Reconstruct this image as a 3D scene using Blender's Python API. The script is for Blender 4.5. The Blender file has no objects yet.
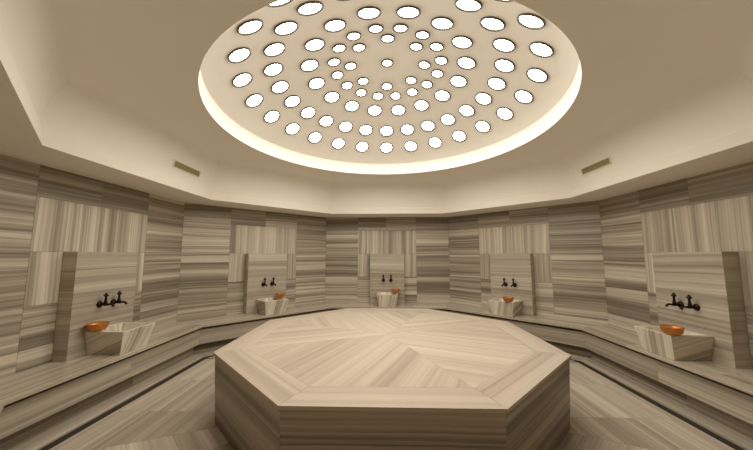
import bpy, bmesh, math, random
from mathutils import Vector, Matrix
random.seed(7)
SC = bpy.context.scene
COL = SC.collection
PI = math.pi
R = math.radians

# ------------------------------------------------------------------ camera, world, exposure
cam_d = bpy.data.cameras.new('camera')
cam = bpy.data.objects.new('camera', cam_d)
COL.objects.link(cam)
cam.location = (-0.0386, -3.3685, 1.4786)
cam.rotation_euler = (R(90 + 5.9265), 0, R(1.58))
cam_d.sensor_width = 36.0
cam_d.lens = 293.89 / 753 * 36.0
cam_d.clip_start = 0.02
SC.camera = cam
w = bpy.data.worlds.new('world')
SC.world = w
w.use_nodes = True
w.node_tree.nodes['Background'].inputs[0].default_value = (1.0, 0.85, 0.65, 1)
w.node_tree.nodes['Background'].inputs[1].default_value = 0.0
SC.view_settings.view_transform = 'Standard'
SC.view_settings.look = 'None'
SC.view_settings.gamma = 1.0
SC.view_settings.use_curve_mapping = False
SC.view_settings.exposure = 0.36
SC.cycles.use_denoising = True
SC.cycles.max_bounces = 10
SC.cycles.diffuse_bounces = 8
SC.cycles.sample_clamp_indirect = 6.0
LAMP = 17.0                     # strength of the dome lights
LAMP_COL = (1.0, 0.948, 0.845)

# ------------------------------------------------------------------ sizes (metres)
CX, CY = 0.0143, -0.0714        # centre of the octagonal room
AP = 3.335                      # wall apothem
BA = 2.770                      # bench lip apothem
RISER = 2.822
PLINTH = 2.93
SOFFIT = 2.342
RECESS = 2.742
CEIL = 2.965
RS = 0.022                      # set-back of the recess above its edge band
BENCH = 0.440
LEDGE = 0.160
T8 = math.tan(PI / 8)

def nrm(k):
    a = R(90 + 45 * k)
    return Vector((math.cos(a), math.sin(a), 0))
def right(k):
    n = nrm(k)
    return Vector((n.y, -n.x, 0))
def wp(k, s, off, z, ap=AP):
    """a point by wall k: s metres to the right of its middle, off metres in front of it"""
    p = nrm(k) * (ap - off) + right(k) * s
    return Vector((p.x + CX, p.y + CY, z))

# ------------------------------------------------------------------ materials
def nodes(name):
    m = bpy.data.materials.new(name)
    m.use_nodes = True
    nt = m.node_tree
    return m, nt, nt.nodes['Principled BSDF']

def plain(name, col, rough=0.6, metal=0.0, noise=0.0, nscale=3.0, bump=0.0):
    m, nt, b = nodes(name)
    b.inputs['Roughness'].default_value = rough
    b.inputs['Metallic'].default_value = metal
    tc = nt.nodes.new('ShaderNodeTexCoord')
    nz = nt.nodes.new('ShaderNodeTexNoise')
    nz.inputs['Scale'].default_value = nscale
    nz.inputs['Detail'].default_value = 5
    nt.links.new(tc.outputs['Object'], nz.inputs['Vector'])
    mx = nt.nodes.new('ShaderNodeMix'); mx.data_type = 'RGBA'
    mx.inputs['A'].default_value = (*[c * (1 - noise) for c in col], 1)
    mx.inputs['B'].default_value = (*[min(1, c * (1 + noise)) for c in col], 1)
    nt.links.new(nz.outputs['Fac'], mx.inputs['Factor'])
    nt.links.new(mx.outputs['Result'], b.inputs['Base Color'])
    if bump:
        bp = nt.nodes.new('ShaderNodeBump')
        bp.inputs['Strength'].default_value = bump
        bp.inputs['Distance'].default_value = 0.01
        nt.links.new(nz.outputs['Fac'], bp.inputs['Height'])
        nt.links.new(bp.outputs['Normal'], b.inputs['Normal'])
    return m

def marble(name, dark, mid, light, rough=0.35, k=11.0, contrast=2.0, vein=0.6, wobble=0.006, fine=0.45):
    """banded marble: u runs along the bands, v across them; the 'tone' layer holds one tile's lightness and seed"""
    m, nt, b = nodes(name)
    N, L = nt.nodes.new, nt.links.new
    uv = N('ShaderNodeUVMap'); uv.uv_map = 'vein'
    tn = N('ShaderNodeUVMap'); tn.uv_map = 'tone'
    su = N('ShaderNodeSeparateXYZ'); L(uv.outputs[0], su.inputs[0])
    st = N('ShaderNodeSeparateXYZ'); L(tn.outputs[0], st.inputs[0])
    def mt(op, a, b_, c=None):
        n = N('ShaderNodeMath'); n.operation = op
        for i, x in enumerate((a, b_, c)):
            if x is None: continue
            if isinstance(x, (int, float)): n.inputs[i].default_value = x
            else: L(x, n.inputs[i])
        return n.outputs[0]
    def noise(fu, fv, seedmul, detail, rough_=0.5, v=None):
        c = N('ShaderNodeCombineXYZ')
        L(mt('MULTIPLY', su.outputs[0], fu), c.inputs[0])
        L(mt('MULTIPLY', v if v is not None else su.outputs[1], fv), c.inputs[1])
        L(mt('MULTIPLY', st.outputs[1], seedmul), c.inputs[2])
        n = N('ShaderNodeTexNoise')
        n.inputs['Scale'].default_value = 1.0
        n.inputs['Detail'].default_value = detail
        n.inputs['Roughness'].default_value = rough_
        L(c.outputs[0], n.inputs['Vector'])
        return n.outputs['Fac']
    wob = noise(1.1, 1.6, 3.1, 1)
    v = mt('MULTIPLY_ADD', mt('SUBTRACT', wob, 0.5), wobble * 6, su.outputs[1])
    broad = noise(0.10, k, 7.0, 3.0, 0.6, v)
    fin = noise(0.22, k * 6.5, 11.0, 3, 0.6, v)
    ln = noise(0.12, k * 3.0, 5.0, 1.5, 0.5, v)
    x = mt('MULTIPLY_ADD', mt('SUBTRACT', broad, 0.5), contrast, 0.5)
    x = mt('MULTIPLY_ADD', mt('SUBTRACT', fin, 0.5), fine * contrast, x)
    x = mt('ADD', x, st.outputs[0])
    cr = N('ShaderNodeValToRGB')
    cr.color_ramp.elements[0].position = 0.12; cr.color_ramp.elements[0].color = (*dark, 1)
    cr.color_ramp.elements[1].position = 0.88; cr.color_ramp.elements[1].color = (*light, 1)
    e = cr.color_ramp.elements.new(0.5); e.color = (*mid, 1)
    L(x, cr.inputs[0])
    lr = N('ShaderNodeValToRGB')
    lr.color_ramp.elements[0].position = 0.575; lr.color_ramp.elements[0].color = (0, 0, 0, 1)
    lr.color_ramp.elements[1].position = 0.66; lr.color_ramp.elements[1].color = (1, 1, 1, 1)
    L(ln, lr.inputs[0])
    mx = N('ShaderNodeMix'); mx.data_type = 'RGBA'
    L(mt('MULTIPLY', lr.outputs[0], vein), mx.inputs['Factor'])
    L(cr.outputs[0], mx.inputs['A'])
    mx.inputs['B'].default_value = (*[c * 0.72 for c in dark], 1)
    L(mx.outputs['Result'], b.inputs['Base Color'])
    b.inputs['Roughness'].default_value = rough
    return m

M = {}
M['wall'] = marble('wall_marble', (.20, .162, .120), (.38, .328, .262), (.63, .565, .46), 0.42, 8.0, 2.2, 0.6)
M['wall_up'] = marble('upright_wall_marble', (.27, .225, .175), (.47, .41, .33), (.68, .615, .505), 0.42, 9.0, 2.1, 0.40)
M['niche'] = marble('niche_marble', (.27, .225, .18), (.44, .385, .31), (.62, .555, .455), 0.30, 9.0, 1.5, 0.45)
M['bench'] = marble('bench_marble', (.28, .235, .18), (.45, .39, .31), (.63, .56, .455), 0.25, 9.0, 1.4, 0.35)
M['floor'] = marble('floor_marble', (.28, .235, .18), (.45, .39, .31), (.63, .56, .455), 0.38, 8.0, 1.6, 0.35)
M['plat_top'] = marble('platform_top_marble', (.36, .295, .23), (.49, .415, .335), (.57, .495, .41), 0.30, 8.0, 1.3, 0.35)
M['plat_side_plinth_shade'] = marble('platform_side_plinth_shade_marble', (.16, .12, .08), (.32, .265, .20), (.45, .385, .30), 0.40, 8.0, 2.6, 0.75)  # platform's own dark sides; on the bench plinths it paints in shade
M['basin'] = marble('basin_marble', (.34, .285, .22), (.62, .56, .46), (.78, .72, .61), 0.28, 8.0, 2.4, 0.5, 0.03)
M['plaster'] = plain('ceiling_plaster', (.85, .805, .73), 0.9, 0, 0.02, 1.4)
M['joint'] = plain('joint_mortar', (.16, .13, .10), 0.9, 0, 0.1, 20)
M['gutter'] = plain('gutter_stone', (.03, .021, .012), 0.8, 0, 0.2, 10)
M['bronze'] = plain('dark_bronze', (.035, .022, .014), 0.38, 0.85, 0.2, 30)
M['copper'] = plain('hammered_copper', (.66, .27, .07), 0.42, 0.7, 0.35, 45, 0.8)
M['vent_frame'] = plain('vent_frame_paint', (.80, .74, .56), 0.5, 0, 0.03, 8)
M['vent_slat'] = plain('vent_slat_metal', (.52, .45, .24), 0.45, 0.1, 0.1, 20)
M['vent_dark'] = plain('vent_inside', (.13, .11, .05), 0.9, 0, 0.1, 10)
M['ring'] = plain('light_ring_shade', (.085, .068, .048), 0.45, 0.3, 0.05, 20)  # collar colour darkened to stand in for shade in each light's recess
M['door'] = plain('door_wood', (.20, .12, .06), 0.45, 0, 0.15, 6)
m, nt, b = nodes('glowing_glass')
b.inputs['Base Color'].default_value = (.9, .87, .8, 1)
b.inputs['Emission Color'].default_value = (*LAMP_COL, 1)
b.inputs['Emission Strength'].default_value = LAMP
M['glow'] = m

# ------------------------------------------------------------------ mesh helpers
class MB:
    """collects faces, with banded-marble coordinates, and links them as ONE mesh object"""
    def __init__(s):
        s.bm = bmesh.new()
        s.uv = s.bm.loops.layers.uv.new('vein')
        s.tn = s.bm.loops.layers.uv.new('tone')
    def face(s, pts, vein=Vector((1, 0, 0)), tone=0.0, seed=None, off=(0, 0), mat=0):
        vs = [s.bm.verts.new(p) for p in pts]
        f = s.bm.faces.new(vs)
        f.normal_update()
        n = f.normal
        vein = Vector(vein)
        u = vein - n * vein.dot(n)
        if u.length < .3: u = n.cross(Vector((0, 0, 1))) if abs(n.z) < .9 else n.orthogonal()
        u.normalize()
        v = n.cross(u)
        seed = random.random() * 20 if seed is None else seed
        for l in f.loops:
            l[s.uv].uv = (l.vert.co.dot(u) + off[0], l.vert.co.dot(v) + off[1])
            l[s.tn].uv = (tone, seed)
        f.material_index = mat
        return f
    def tile(s, pts, n, thick, vein, tone=0.0, gap=0.0015, mat=0, seed=None):
        """a slab of stone: convex outline pts (top), thick along -n"""
        n = Vector(n).normalized()
        pts = [Vector(p) for p in pts]
        c = sum(pts, Vector()) / len(pts)
        a = Vector()
        for i in range(len(pts)):
            a += (pts[i] - c).cross(pts[(i + 1) % len(pts)] - c)
        if a.dot(n) < 0: pts.reverse()
        if gap: pts = inset(pts, n, gap)
        seed = random.random() * 20 if seed is None else seed
        off = (random.random() * 9, random.random() * 9)
        low = [p - n * thick for p in pts]
        s.face(pts, vein, tone, seed, off, mat)
        s.face(list(reversed(low)), vein, tone, seed, off, mat)
        for i in range(len(pts)):
            j = (i + 1) % len(pts)
            s.face([pts[j], pts[i], low[i], low[j]], vein, tone, seed, off, mat)
    def box(s, o, x, y, z, mat=0, vein=None):
        """box from corner o along the vectors x, y, z"""
        o, x, y, z = map(Vector, (o, x, y, z))
        s.tile([o + z, o + x + z, o + x + y + z, o + y + z], z, z.length, vein or x, 0, 0, mat)
    def lathe(s, prof, mtx=None, seg=24, mat=0, cap=True):
        mtx = mtx or Matrix()
        rings = []
        for r, z in prof:
            if r < 1e-5: rings.append([s.bm.verts.new(mtx @ Vector((0, 0, z)))])
            else: rings.append([s.bm.verts.new(mtx @ Vector((r * math.cos(2 * PI * i / seg), r * math.sin(2 * PI * i / seg), z))) for i in range(seg)])
        for a, b_ in zip(rings, rings[1:]):
            for i in range(seg):
                j = (i + 1) % seg
                q = [a[i % len(a)], a[j % len(a)], b_[j % len(b_)], b_[i % len(b_)]]
                q2 = []
                for v in q:
                    if v not in q2: q2.append(v)
                if len(q2) > 2:
                    f = s.bm.faces.new(q2); f.smooth = True; f.material_index = mat
        if cap:
            for rg, rev in ((rings[0], True), (rings[-1], False)):
                if len(rg) > 2:
                    f = s.bm.faces.new(list(reversed(rg)) if rev else rg); f.material_index = mat
    def tube(s, pts, rad, seg=10, mat=0):
        pts = [Vector(p) for p in pts]
        rad = rad if isinstance(rad, (list, tuple)) else [rad] * len(pts)
        rings = []
        for i, p in enumerate(pts):
            d = (pts[min(i + 1, len(pts) - 1)] - pts[max(i - 1, 0)]).normalized()
            x = d.cross(Vector((.3, .9, .1))).normalized(); y = d.cross(x)
            rings.append([s.bm.verts.new(p + (x * math.cos(2 * PI * k / seg) + y * math.sin(2 * PI * k / seg)) * rad[i]) for k in range(seg)])
        for a, b_ in zip(rings, rings[1:]):
            for k in range(seg):
                f = s.bm.faces.new([a[k], a[(k + 1) % seg], b_[(k + 1) % seg], b_[k]]); f.smooth = True; f.material_index = mat
        s.bm.faces.new(list(reversed(rings[0]))).material_index = mat
        s.bm.faces.new(rings[-1]).material_index = mat
    def build(s, name, mats, parent=None, sharp=None, bevel=0, recalc=False, weld=False):
        if weld: bmesh.ops.remove_doubles(s.bm, verts=s.bm.verts, dist=1e-5)
        if recalc: bmesh.ops.recalc_face_normals(s.bm, faces=s.bm.faces)
        me = bpy.data.meshes.new(name)
        s.bm.to_mesh(me); s.bm.free()
        if sharp is not None: me.set_sharp_from_angle(angle=R(sharp))
        for x in (mats if isinstance(mats, (list, tuple)) else [mats]): me.materials.append(x)
        o = bpy.data.objects.new(name, me)
        COL.objects.link(o)
        if parent is not None: o.parent = parent
        if bevel:
            md = o.modifiers.new('bevel', 'BEVEL'); md.width = bevel; md.segments = 2; md.limit_method = 'ANGLE'
        return o

def inset(pts, n, g):
    out = []
    m_ = len(pts)
    for i in range(m_):
        p, a, b_ = pts[i], pts[i - 1], pts[(i + 1) % m_]
        d1 = (p - a).normalized(); d2 = (b_ - p).normalized()
        n1 = n.cross(d1); n2 = n.cross(d2)
        bis = n1 + n2
        out.append(p + bis * (g / max(1e-6, 1 + n1.dot(n2))))
    return out

def tag(o, label=None, cat=None, group=None, kind=None):
    if label: o['label'] = label
    if cat: o['category'] = cat
    if group: o['group'] = group
    if kind: o['kind'] = kind
    return o
def struct(o): o['kind'] = 'structure'; return o
def empty(name, loc=(0, 0, 0), rz=0):
    e = bpy.data.objects.new(name, None)
    e.empty_display_size = 0.1
    COL.objects.link(e)
    e.location = loc; e.rotation_euler = (0, 0, rz)
    return e
def copy_tree(o, parent=None):
    c = o.copy(); COL.objects.link(c)
    if parent is not None: c.parent = parent
    for ch in list(o.children): copy_tree(ch, c)
    return c

SIDE = {0: 'back', 1: 'back_left', 2: 'left', 3: 'front_left', 4: 'front', -1: 'back_right', -2: 'right', -3: 'front_right'}
def oct_ring(ap, z, k0, k1=None):
    """the two corners of octagon side k at apothem ap"""
    return wp(k0, -ap * T8, 0, z, ap), wp(k0, ap * T8, 0, z, ap)

# ------------------------------------------------------------------ walls
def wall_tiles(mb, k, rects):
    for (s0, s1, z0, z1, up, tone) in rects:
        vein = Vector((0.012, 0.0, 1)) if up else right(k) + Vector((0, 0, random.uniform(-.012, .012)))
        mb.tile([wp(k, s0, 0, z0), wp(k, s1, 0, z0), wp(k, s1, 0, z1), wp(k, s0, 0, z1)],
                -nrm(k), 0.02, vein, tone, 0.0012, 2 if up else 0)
HW = AP * T8                    # half a wall
for k in (0, 1, 2, 3, -1, -2, -3):
    mb = MB()
    rr = random.Random(40 + k)
    t = lambda a=0.10: rr.uniform(-a, a)
    rects = []
    if abs(k) < 3:
        for sg in (-1, 1):
            e0, e1 = sorted((sg * HW, sg * .655))
            z = BENCH
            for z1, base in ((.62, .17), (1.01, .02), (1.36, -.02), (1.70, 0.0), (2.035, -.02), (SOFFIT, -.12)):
                rects.append((e0, e1, z, z1, False, base + t()))
                z = z1
            l0, l1 = sorted((sg * .655, sg * .37))
            rects.append((l0, l1, 1.01, 1.515, True, t(.06)))
            rects.append((l0, l1, .62, 1.01, False, t(.10)))
            rects.append((l0, l1, BENCH, .62, False, .14 + t(.06)))
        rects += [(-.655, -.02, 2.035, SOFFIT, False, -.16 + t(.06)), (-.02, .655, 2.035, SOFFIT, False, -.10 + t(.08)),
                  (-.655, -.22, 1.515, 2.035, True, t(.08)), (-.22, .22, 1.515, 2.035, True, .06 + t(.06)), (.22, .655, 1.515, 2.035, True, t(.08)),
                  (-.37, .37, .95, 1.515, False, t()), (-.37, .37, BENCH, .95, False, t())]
    else:
        for s0, s1 in ((-HW, -.655), (-.655, 0), (0, .655), (.655, HW)):
            z = BENCH
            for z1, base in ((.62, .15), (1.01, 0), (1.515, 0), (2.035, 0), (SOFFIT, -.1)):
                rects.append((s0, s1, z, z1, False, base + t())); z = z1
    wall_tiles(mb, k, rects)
    # mortar backing and the masonry behind
    B = AP + 0.006
    a0, a1 = wp(k, -B * T8, 0, 0, B), wp(k, B * T8, 0, 0, B)
    c0, c1 = wp(k, -(B + .15) * T8, 0, 0, B + .15), wp(k, (B + .15) * T8, 0, 0, B + .15)
    zt = Vector((0, 0, SOFFIT + .15))
    mb.tile([a0 + zt, a1 + zt, c1 + zt, c0 + zt], (0, 0, 1), SOFFIT + .15, right(k), 0, 0, 1)
    struct(mb.build('wall_' + SIDE[k], [M['wall'], M['joint'], M['wall_up']]))

# front wall, behind the camera, with the doorway
mb = MB()
DW = .50
for s0, s1, z0, z1 in ((-HW, -DW, 0, SOFFIT), (DW, HW, 0, SOFFIT), (-DW, DW, 2.08, SOFFIT)):
    n_ = 4 if z0 == 0 else 1
    for i in range(n_):
        za, zb = z0 + (z1 - z0) * i / n_, z0 + (z1 - z0) * (i + 1) / n_
        mb.tile([wp(4, s0, 0, za), wp(4, s1, 0, za), wp(4, s1, 0, zb), wp(4, s0, 0, zb)], -nrm(4), .16, right(4), random.uniform(-.1, .1), .001)
struct(mb.build('wall_front', M['wall']))
mb = MB()
mb.box(wp(4, -DW + .004, -.10, 0.004), right(4) * (2 * DW - .008), nrm(4) * .045, (0, 0, 2.07))
d = struct(mb.build('door_1', M['door']))
mb = MB()
mb.tube([wp(4, .40, -.099, 1.02), wp(4, .40, -.060, 1.02), wp(4, .29, -.060, 1.02)], .009)
mb.build('door_handle', M['bronze'], d)

# ------------------------------------------------------------------ floor
FI = 2.628                      # inner edge of the gutter
FO = 2.728
mb = MB()
Z = Vector((0, 0, 1))
for k in range(-3, 5):
    # eight sectors, mitred on the corners; banding parallel to the sector's wall
    a_in, a_out = 1.40, FI
    rows = 3
    for i in range(rows):
        a0 = a_in + (a_out - a_in) * i / rows; a1 = a_in + (a_out - a_in) * (i + 1) / rows
        # cut along the wall direction at fixed seams
        h0, h1 = a0 * T8, a1 * T8
        seams = [x + (0.0 if i % 2 == 0 else .0) for x in (-1.09, -.38, .33, 1.04)]
        if k < 0: seams = [-x for x in reversed(seams)]
        def edge(s):     # apothem at which the mitre passes s
            return abs(s) / T8
        cuts = [c for c in seams if abs(c) < h1]
        xs = [-h1] + cuts + [h1]
        for s0, s1 in zip(xs, xs[1:]):
            poly = []
            # clip the strip [s0,s1] x [a0,a1] by |s| <= a*T8
            pts = [(s0, a0), (s1, a0), (s1, a1), (s0, a1)]
            for sg in (1, -1):
                new = []
                for q in range(len(pts)):
                    P_, Q_ = pts[q], pts[(q + 1) % len(pts)]
                    fp = P_[1] * T8 - sg * P_[0]; fq = Q_[1] * T8 - sg * Q_[0]
                    if fp >= -1e-9: new.append(P_)
                    if (fp > 1e-9 and fq < -1e-9) or (fp < -1e-9 and fq > 1e-9):
                        u_ = fp / (fp - fq); new.append((P_[0] + (Q_[0] - P_[0]) * u_, P_[1] + (Q_[1] - P_[1]) * u_))
                pts = new
                if len(pts) < 3: break
            pp = []
            for x in pts:
                if not pp or (abs(x[0] - pp[-1][0]) + abs(x[1] - pp[-1][1])) > 1e-4: pp.append(x)
            if len(pp) > 2 and abs(pp[0][0] - pp[-1][0]) + abs(pp[0][1] - pp[-1][1]) < 1e-4: pp.pop()
            if len(pp) < 3: continue
            ar = abs(sum(pp[q][0] * pp[(q + 1) % len(pp)][1] - pp[(q + 1) % len(pp)][0] * pp[q][1] for q in range(len(pp)))) / 2
            if ar < .004: continue
            poly = [wp(k, s, 0, 0, a) for s, a in pp]
            mb.tile(poly, Z, .03, right(k), random.uniform(-.16, .14), .001)
    # strip of floor between the gutter and the bench
    h0, h1 = FO * T8, (PLINTH + .01) * T8
    mb.tile([wp(k, -h0, 0, 0, FO), wp(k, h0, 0, 0, FO), wp(k, h1, 0, 0, PLINTH + .01), wp(k, -h1, 0, 0, PLINTH + .01)], Z, .05, right(k), random.uniform(-.05, .05), 0)
    if k == 4:
        a0, a1 = PLINTH + .01, AP + .15
        mb.tile([wp(k, -a0 * T8, 0, 0, a0), wp(k, a0 * T8, 0, 0, a0), wp(k, AP * T8, 0, 0, a1), wp(k, -AP * T8, 0, 0, a1)], Z, .05, right(k), 0, 0)
    # gutter
    def q3(a, z): return wp(k, -a * T8, 0, z, a), wp(k, a * T8, 0, z, a)
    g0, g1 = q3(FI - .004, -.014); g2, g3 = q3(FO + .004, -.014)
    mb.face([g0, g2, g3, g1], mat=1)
    # bed under the tiles
    mb.face([wp(k, 0, 0, -.012, 0.0), *q3(FI, -.012)[::-1]], mat=2)
    A2 = AP + .3
    mb.face([wp(k, -FI * T8, 0, -.07, FI), wp(k, -A2 * T8, 0, -.07, A2), wp(k, A2 * T8, 0, -.07, A2), wp(k, FI * T8, 0, -.07, FI)], mat=2)
struct(mb.build('floor', [M['floor'], M['gutter'], M['joint']]))

# ------------------------------------------------------------------ ceiling with its recess and dome
DR, DSZ, DSR = 1.915, 0.722, 3.102
SEG = 128
def oct_pt(ap, z, th):
    t_ = (th + PI / 8) % (PI / 4) - PI / 8
    r = ap / math.cos(t_)
    return Vector((CX + r * math.cos(th), CY + r * math.sin(th), z))
def cir_pt(r, z, th): return Vector((r * math.cos(th) - (.018 if r > DR - .01 else 0), r * math.sin(th), z))
prof = [('o', AP + .15, SOFFIT), ('o', RECESS, SOFFIT), ('o', RECESS, SOFFIT + .115), ('o', RECESS + RS, SOFFIT + .125)]
for i in range(1, 13):
    a = i / 12 * PI / 2
    prof.append(('o', RECESS + RS - .24 * (1 - math.cos(a)), SOFFIT + .125 + (CEIL - SOFFIT - .125) * math.sin(a)))
LIPT = 3.105
prof += [('c', DR + .30, CEIL), ('c', DR, CEIL), ('c', DR, LIPT)]
z0 = DSZ + math.sqrt(DSR ** 2 - DR ** 2)
th0 = math.asin(DR / DSR)
for i in range(0, 19):
    a = th0 * (1 - i / 19)
    prof.append(('c', DSR * math.sin(a), DSZ + DSR * math.cos(a)))
mb = MB()
rings = []
for kd, r_, z_ in prof:
    rings.append([mb.bm.verts.new((oct_pt if kd == 'o' else cir_pt)(r_, z_, 2 * PI * i / SEG)) for i in range(SEG)])
top = mb.bm.verts.new((0, 0, DSZ + DSR))
for a, b_ in zip(rings, rings[1:]):
    for i in range(SEG):
        j = (i + 1) % SEG
        f = mb.bm.faces.new([a[j], a[i], b_[i], b_[j]]); f.smooth = True
for i in range(SEG):
    f = mb.bm.faces.new([rings[-1][(i + 1) % SEG], rings[-1][i], top]); f.smooth = True
struct(mb.build('ceiling', M['plaster'], sharp=28))

# ------------------------------------------------------------------ benches round the room
BN = {0: 'along the back wall, behind the platform', 1: 'along the back left wall', 2: 'along the left wall', 3: 'at the left edge of the photo, turning towards the entrance',
      -1: 'along the back right wall', -2: 'along the right wall', -3: 'turning from the right wall towards the entrance'}
for k in (0, 1, 2, 3, -1, -2, -3):
    root = empty('stone_bench', wp(k, 0, .28, 0))
    tag(root, 'built-in striped marble bench ' + BN[k], 'bench', 'marble benches round the room')
    def quad(a0, a1, s0, s1, z):      # s as fraction of the half length
        return [wp(k, s0 * a0 * T8, 0, z, a0), wp(k, s1 * a0 * T8, 0, z, a0), wp(k, s1 * a1 * T8, 0, z, a1), wp(k, s0 * a1 * T8, 0, z, a1)]
    sm = MB()
    cuts = [-1, -.30, .42, 1]
    for s0, s1 in zip(cuts, cuts[1:]):
        sm.tile(quad(BA, AP, s0, s1, BENCH), Z, .028, right(k), random.uniform(.03, .13), .0008)
    ri = MB()
    for s0, s1 in zip([-1, -.02, 1], [-.02, 1]):
        A = RISER
        ri.tile([wp(k, s0 * A * T8, 0, LEDGE, A), wp(k, s1 * A * T8, 0, LEDGE, A), wp(k, s1 * A * T8, 0, BENCH - .066, A), wp(k, s0 * A * T8, 0, BENCH - .066, A)],
                -nrm(k), .05, right(k), random.uniform(-.08, .0), .0006)
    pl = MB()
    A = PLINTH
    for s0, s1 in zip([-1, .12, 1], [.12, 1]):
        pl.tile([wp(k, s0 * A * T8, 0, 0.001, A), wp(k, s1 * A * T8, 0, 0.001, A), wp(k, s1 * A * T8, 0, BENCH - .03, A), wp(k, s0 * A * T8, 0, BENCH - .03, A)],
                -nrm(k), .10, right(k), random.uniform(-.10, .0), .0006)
    for o in (sm.build('seat_slab', M['bench']), ri.build('riser', M['bench']), pl.build('plinth', M['plat_side_plinth_shade'])):  # plinth: shade under the riser deepened by a darker marble colour
        o.parent = root
        o.matrix_parent_inverse = Matrix.Translation(root.location).inverted()

# ------------------------------------------------------------------ the octagonal platform
PR, PZ = 1.716, 0.613
CR8 = math.cos(PI / 8)
root = empty('stone_platform', (0, 0, 0))
tag(root, 'large octagonal striped marble platform in the middle of the room', 'platform')
mb = MB()
def pv(r, i, z): a = R(-112.5 + 45 * i); return Vector((r * math.cos(a), r * math.sin(a), z))
IR = 1.43
vein_end = [0, 0, 1, 2, 2, 3, 3, 5]       # which corner each wedge's banding runs to
vd = {0: -112.5, 1: -22.5, 2: -22.5, 3: 22.5, 4: 112.5, 5: 112.5, 6: 202.5, 7: -112.5}
TH = .022
for i in range(8):
    a, b_ = pv(PR, i, PZ), pv(PR, i + 1, PZ)
    c, d_ = pv(IR, i + 1, PZ), pv(IR, i, PZ)
    mb.tile([a, b_, c, d_], Z, TH, (b_ - a).normalized(), random.uniform(-.04, .08), .0008)
    ang = R(vd[i] )
    v_ = Vector((math.cos(ang), math.sin(ang), 0))
    # each wedge is laid from planks running with the banding
    tri = [Vector((0, 0, PZ)), d_, c]
    nv = Z.cross(v_)
    lo, hi = min(p.dot(nv) for p in tri), max(p.dot(nv) for p in tri)
    cnt = 4
    for q in range(cnt):
        x0, x1 = lo + (hi - lo) * q / cnt, lo + (hi - lo) * (q + 1) / cnt
        pts = list(tri)
        for sg, lim in ((1, x0), (-1, -x1)):
            new = []
            for e in range(len(pts)):
                P_, Q_ = pts[e], pts[(e + 1) % len(pts)]
                fp, fq = sg * P_.dot(nv) - lim, sg * Q_.dot(nv) - lim
                if fp >= -1e-9: new.append(P_)
                if (fp > 1e-9 and fq < -1e-9) or (fp < -1e-9 and fq > 1e-9): new.append(P_.lerp(Q_, fp / (fp - fq)))
            pts = new
        pp = []
        for x in pts:
            if not pp or (x - pp[-1]).length > 1e-3: pp.append(x)
        if len(pp) > 2 and (pp[0] - pp[-1]).length < 1e-3: pp.pop()
        if len(pp) > 2: mb.tile(pp, Z, TH, v_, random.uniform(-.15, .12), .0004)
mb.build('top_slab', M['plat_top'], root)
mb = MB()
r0, r1 = 1.672, 1.702
for i in range(8):
    zz = [0, .20, .40, PZ - TH]
    for z0_, z1_ in zip(zz, zz[1:]):
        ra = r0 + (r1 - r0) * z0_ / .585; rb = r0 + (r1 - r0) * z1_ / .585
        pts = [pv(ra, i, z0_), pv(ra, i + 1, z0_), pv(rb, i + 1, z1_), pv(rb, i, z1_)]
        n = (pts[1] - pts[0]).cross(pts[3] - pts[0]).normalized()
        if n.dot(pts[0]) < 0: n = -n
        mb.tile(pts, n, .02, (pts[1] - pts[0]).normalized(), random.uniform(-.12, .08), .0008)
pts = [pv(1.60, i, PZ - TH - .002) for i in range(8)]
mb.tile(pts, Z, PZ - TH - .004, (1, 0, 0), 0, 0, 1)
mb.build('base', [M['plat_side_plinth_shade'], M['joint']], root)

# ------------------------------------------------------------------ backsplash panels, basins, taps, bowls
PT = .15                        # panel thickness
def place(o, k, s=0.0, off=0.0, z=0.0):
    """local x = to the right along the wall, local -y = out of the wall"""
    o.location = wp(k, s, off, z)
    o.rotation_euler = (0, 0, R(45 * k))

X = Vector((1, 0, 0)); Y = Vector((0, 1, 0))
WN = {0: 'back wall', 1: 'back left wall', 2: 'left wall', -1: 'back right wall', -2: 'right wall'}
for k in (0, 1, 2, -1, -2):
    mb = MB()
    h = 1.518 - BENCH - .001
    rows = [0, .30, .66, h] if k % 2 == 0 else [0, .38, .70, h]
    sd = random.random() * 20
    for z0_, z1_ in zip(rows, rows[1:]):
        mb.tile([Vector((-.37, -PT, z0_)), Vector((.37, -PT, z0_)), Vector((.37, -PT, z1_)), Vector((-.37, -PT, z1_))], -Y, PT - .002,
                X + Z * random.uniform(-.03, .03), random.uniform(-.06, .10), .0005)
    o = mb.build('backsplash_panel', M['niche'], bevel=.004)
    place(o, k, 0, 0, BENCH + .0005)
    tag(o, 'thick upright striped marble panel standing on the bench against the ' + WN[k], 'wall panel', 'marble panels behind the basins')

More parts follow.
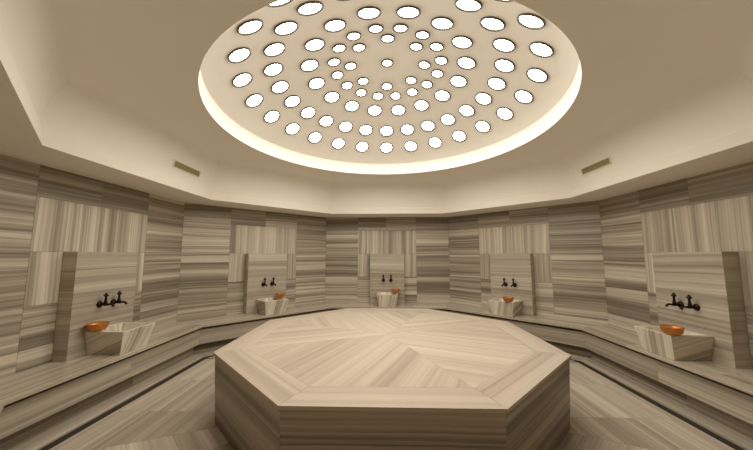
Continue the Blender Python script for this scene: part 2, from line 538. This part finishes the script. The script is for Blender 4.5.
def make_basin(seed):
    rr = random.Random(seed)
    mb = MB()
    H_ = .248
    b0, b1 = .175, .220          # half widths
    f0, f1 = -.362, -.415        # front at the base and at the rim
    th = .038
    def q(pts, vein, tone=0): mb.face([Vector(p) for p in pts], Vector(vein), tone, rr.random() * 20, (rr.random() * 5, rr.random() * 5))
    B_ = [(-b0, 0, 0), (b0, 0, 0), (b0, f0, 0), (-b0, f0, 0)]
    T_ = [(-b1, 0, H_), (b1, 0, H_), (b1, f1, H_), (-b1, f1, H_)]
    I_ = [(-b1 + th, -th, H_), (b1 - th, -th, H_), (b1 - th, f1 + th, H_), (-b1 + th, f1 + th, H_)]
    J_ = [(-b1 + th + .05, -th - .04, H_ - .13), (b1 - th - .05, -th - .04, H_ - .13), (b1 - th - .05, f1 + th + .045, H_ - .13), (-b1 + th + .05, f1 + th + .045, H_ - .13)]
    q([B_[0], B_[1], T_[1], T_[0]][::-1], X)
    q([B_[2], B_[3], T_[3], T_[2]][::-1], (.22, 0, 1), .04)
    q([B_[1], B_[2], T_[2], T_[1]][::-1], (0, 1, .35 if rr.random() > .5 else .05), -.05)
    q([B_[3], B_[0], T_[0], T_[3]][::-1], (0, 1, -.35), -.02)
    q(B_, X)
    for i in range(4):
        j = (i + 1) % 4
        q([T_[i], T_[j], I_[j], I_[i]][::-1] if False else [T_[i], I_[i], I_[j], T_[j]], X if i % 2 == 0 else Y, .15)
        q([I_[i], J_[i], J_[j], I_[j]], Z, .15)
    q([J_[0], J_[3], J_[2], J_[1]], X, .15)
    body = mb.build('wash_basin', M['basin'], recalc=True, weld=True, bevel=.005)
    return body
BS = {0: 0.0, 1: .005, 2: .0, -1: -.01, -2: .0}
for n_, k in enumerate((0, 1, 2, -1, -2)):
    o = make_basin(11 + n_ * 3)
    place(o, k, BS[k], PT + .001, BENCH + .0005)
    # the weld above keeps uv layers per corner
    tag(o, 'square tapering brown-veined marble wash basin on the bench at the ' + WN[k], 'basin', 'marble basins')
    mb = MB()
    mb.lathe([(0, 0), (.018, 0), (.018, .003), (.012, .005), (0, .0045)], seg=16)
    d_ = mb.build('drain', M['bronze'], o)
    d_.location = (0, -.2, .248 - .1295)

def make_tap():
    root = empty('wall_tap')
    # along -y out of the panel
    A = Matrix.Rotation(R(90), 4, 'X')
    mb = MB()
    mb.lathe([(0, .0), (.036, 0), (.036, .006), (.028, .016), (.016, .024), (0, .026)], A, 20)
    mb.build('wall_plate', M['bronze'], root)
    mb = MB()
    mb.lathe([(0, .018), (.012, .018), (.012, .045), (.017, .052), (.017, .082), (.012, .090), (.012, .105), (.0, .107)], A, 16)
    mb.tube([(0, -.098, 0), (0, -.125, .004), (0, -.148, -.004), (0, -.158, -.024)], [.011, .011, .0115, .012], 12)
    mb.build('spout', M['bronze'], root)
    mb = MB()
    mb.lathe([(0, .012), (.018, .012), (.016, .030), (.0115, .050), (.0105, .080), (.013, .086), (.021, .092), (.022, .100), (.014, .110), (.0095, .124), (0, .130)],
             Matrix.Translation((0, -.066, 0)), 14)
    for a in range(4):
        c, s_ = math.cos(a * PI / 2), math.sin(a * PI / 2)
        mb.tube([(.012 * c, -.066 + .012 * s_, .096), (.024 * c, -.066 + .024 * s_, .096), (.028 * c, -.066 + .028 * s_, .096)], [.0075, .0075, .005], 8)
    mb.build('handle', M['bronze'], root)
    return root
tap0 = None
for k in (0, 1, 2, -1, -2):
    for sg in (-1, 1):
        if tap0 is None: tp = tap0 = make_tap()
        else: tp = copy_tree(tap0)
        place(tp, k, sg * .082, PT, .945)
        tag(tp, 'dark bronze tap, the %s of the pair on the panel at the %s' % ('left' if sg < 0 else 'right', WN[k]), 'tap', 'dark bronze taps')

mb = MB()
pr = [(0, 0), (.045, 0), (.066, .010), (.079, .030), (.085, .055), (.090, .074), (.095, .079), (.092, .0815), (.082, .062), (.076, .031), (.064, .014), (.044, .004), (0, .004)]
mb.lathe(pr, seg=40, cap=False)
bowl0 = mb.build('copper_bowl', M['copper'], recalc=True)
mb = MB()
mb.lathe([(.045, -.0005), (.049, -.0005), (.047, .004), (.045, .003)], seg=32, cap=False)
# (s, off) of each bowl on its basin's rim
BP = {0: (.178, .27, 'on the right corner of the basin at the back wall'), 1: (.188, .30, 'on the right rim of the basin at the back left wall'),
      2: (-.186, .256, 'on the near rim of the basin at the left wall'), -1: (.115, .535, 'on the front rim of the basin at the back right wall'),
      -2: (.172, .505, 'on the near front corner of the basin at the right wall')}
first = True
for k, (s, off, txt) in BP.items():
    o = bowl0 if first else bowl0.copy()
    if not first: COL.objects.link(o)
    first = False
    place(o, k, s, off, BENCH + .2495)
    tag(o, 'round hammered copper bowl ' + txt, 'bowl', 'copper bowls')

# ------------------------------------------------------------------ air vents in the ceiling recess
for k, s, nm in ((2, .545, 'left'), (-2, -.578, 'right')):
    root = empty('air_vent')
    place(root, k, s, AP - RECESS - RS + .020, 2.652)
    root.rotation_euler = (R(11), 0, R(45 * k))
    tag(root, 'long narrow air vent high on the %s side of the ceiling recess' % nm, 'vent', 'air vents')
    W_, H_ = .27, .052
    mb = MB()
    f = .014
    for o_, x_, z_ in (((-W_, 0, H_ - f), 2 * W_, f), ((-W_, 0, -H_), 2 * W_, f), ((-W_, 0, -H_ + f), f, 2 * H_ - 2 * f), ((W_ - f, 0, -H_ + f), f, 2 * H_ - 2 * f)):
        mb.box(o_, X * x_, -Y * .010, Z * z_)
    mb.build('frame', M['vent_frame'], root)
    mb = MB()
    mb.box((-W_ + f, -.0005, -H_ + f), X * (2 * W_ - 2 * f), -Y * .001, Z * (2 * H_ - 2 * f))
    mb.build('backing', M['vent_dark'], root)
    for i in range(4):
        mb = MB()
        z_ = -H_ + f + .009 + i * .0185
        mb.box((-W_ + f, -.002, z_), X * (2 * W_ - 2 * f), Vector((0, -.007, -.005)), Z * .006)
        mb.build('slat', M['vent_slat'], root)

# ------------------------------------------------------------------ lights of the dome
def make_light(r, name='ceiling_light'):
    root = empty(name)
    mb = MB()       # short collar, dark for recess shade; local +z points into the room
    mb.lathe([(r + .015, -.010), (r + .016, .008), (r + .013, .012), (r + .004, .013), (r - .002, .009), (r * .95, .000)], seg=32, cap=False)
    mb.build('collar', M['ring'], root, sharp=50)
    mb = MB()
    mb.lathe([(r * .955, .0015), (r * .93, .003), (r * .80, .005), (r * .6, .006), (r * .3, .007), (0, .007)], seg=32, cap=False)
    mb.build('glass', M['glow'], root)
    return root
small = big = None
ORD = ['', 'first', 'second', 'third', 'fourth', 'fifth', 'sixth', 'seventh', 'eighth', 'ninth', 'tenth', 'eleventh', 'twelfth']
RN = [('innermost ring of eight', 8.336, -44.861, 8, .062), ('second ring', 11.969, 11.542, 16, .064), ('third ring', 17.331, 11.451, 16, .096),
      ('fourth ring', 25.025, 0.03, 24, .099), ('outermost ring', 31.576, 0.06, 24, .099)]
def place_light(o, th, ph):
    d_ = Vector((math.sin(th) * math.cos(ph), math.sin(th) * math.sin(ph), math.cos(th)))
    o.location = d_ * (DSR - .004) + Vector((0, 0, DSZ))
    o.rotation_euler = (-d_).to_track_quat('Z', 'Y').to_euler()
small = make_light(.058)
place_light(small, 0, 0)
tag(small, 'small round glowing light at the very centre of the dome', 'ceiling light', 'round lights in the dome')
src = {}
for ri, (nm, th, ph0, cnt, rad) in enumerate(RN):
    key = round(rad, 3)
    for i in range(cnt):
        ph = ph0 + 360 * i / cnt
        dlt = ((ph - 90 + 180) % 360 - 180) / (360 / cnt)
        if key not in src: o = src[key] = make_light(rad)
        else: o = copy_tree(src[key])
        place_light(o, R(th), R(ph))
        if ri in (1, 2):
            n_ = min(cnt // 2, int(abs(dlt)) + 1)
            txt = '%s to the %s from the bottom of the dome\'s %s' % (ORD[n_], 'left' if dlt > 0 else 'right', nm)
        else:
            n_ = int(round(abs(dlt)))
            if n_ == 0: txt = 'lowest in the photo of the dome\'s ' + nm
            elif n_ == cnt // 2: txt = 'highest and nearest of the dome\'s ' + nm
            else: txt = '%s %s of the lowest in the dome\'s %s' % (ORD[n_], 'left' if dlt > 0 else 'right', nm)
        tag(o, ('small' if rad < .08 else 'large') + ' round light, ' + txt, 'ceiling light', 'round lights in the dome')
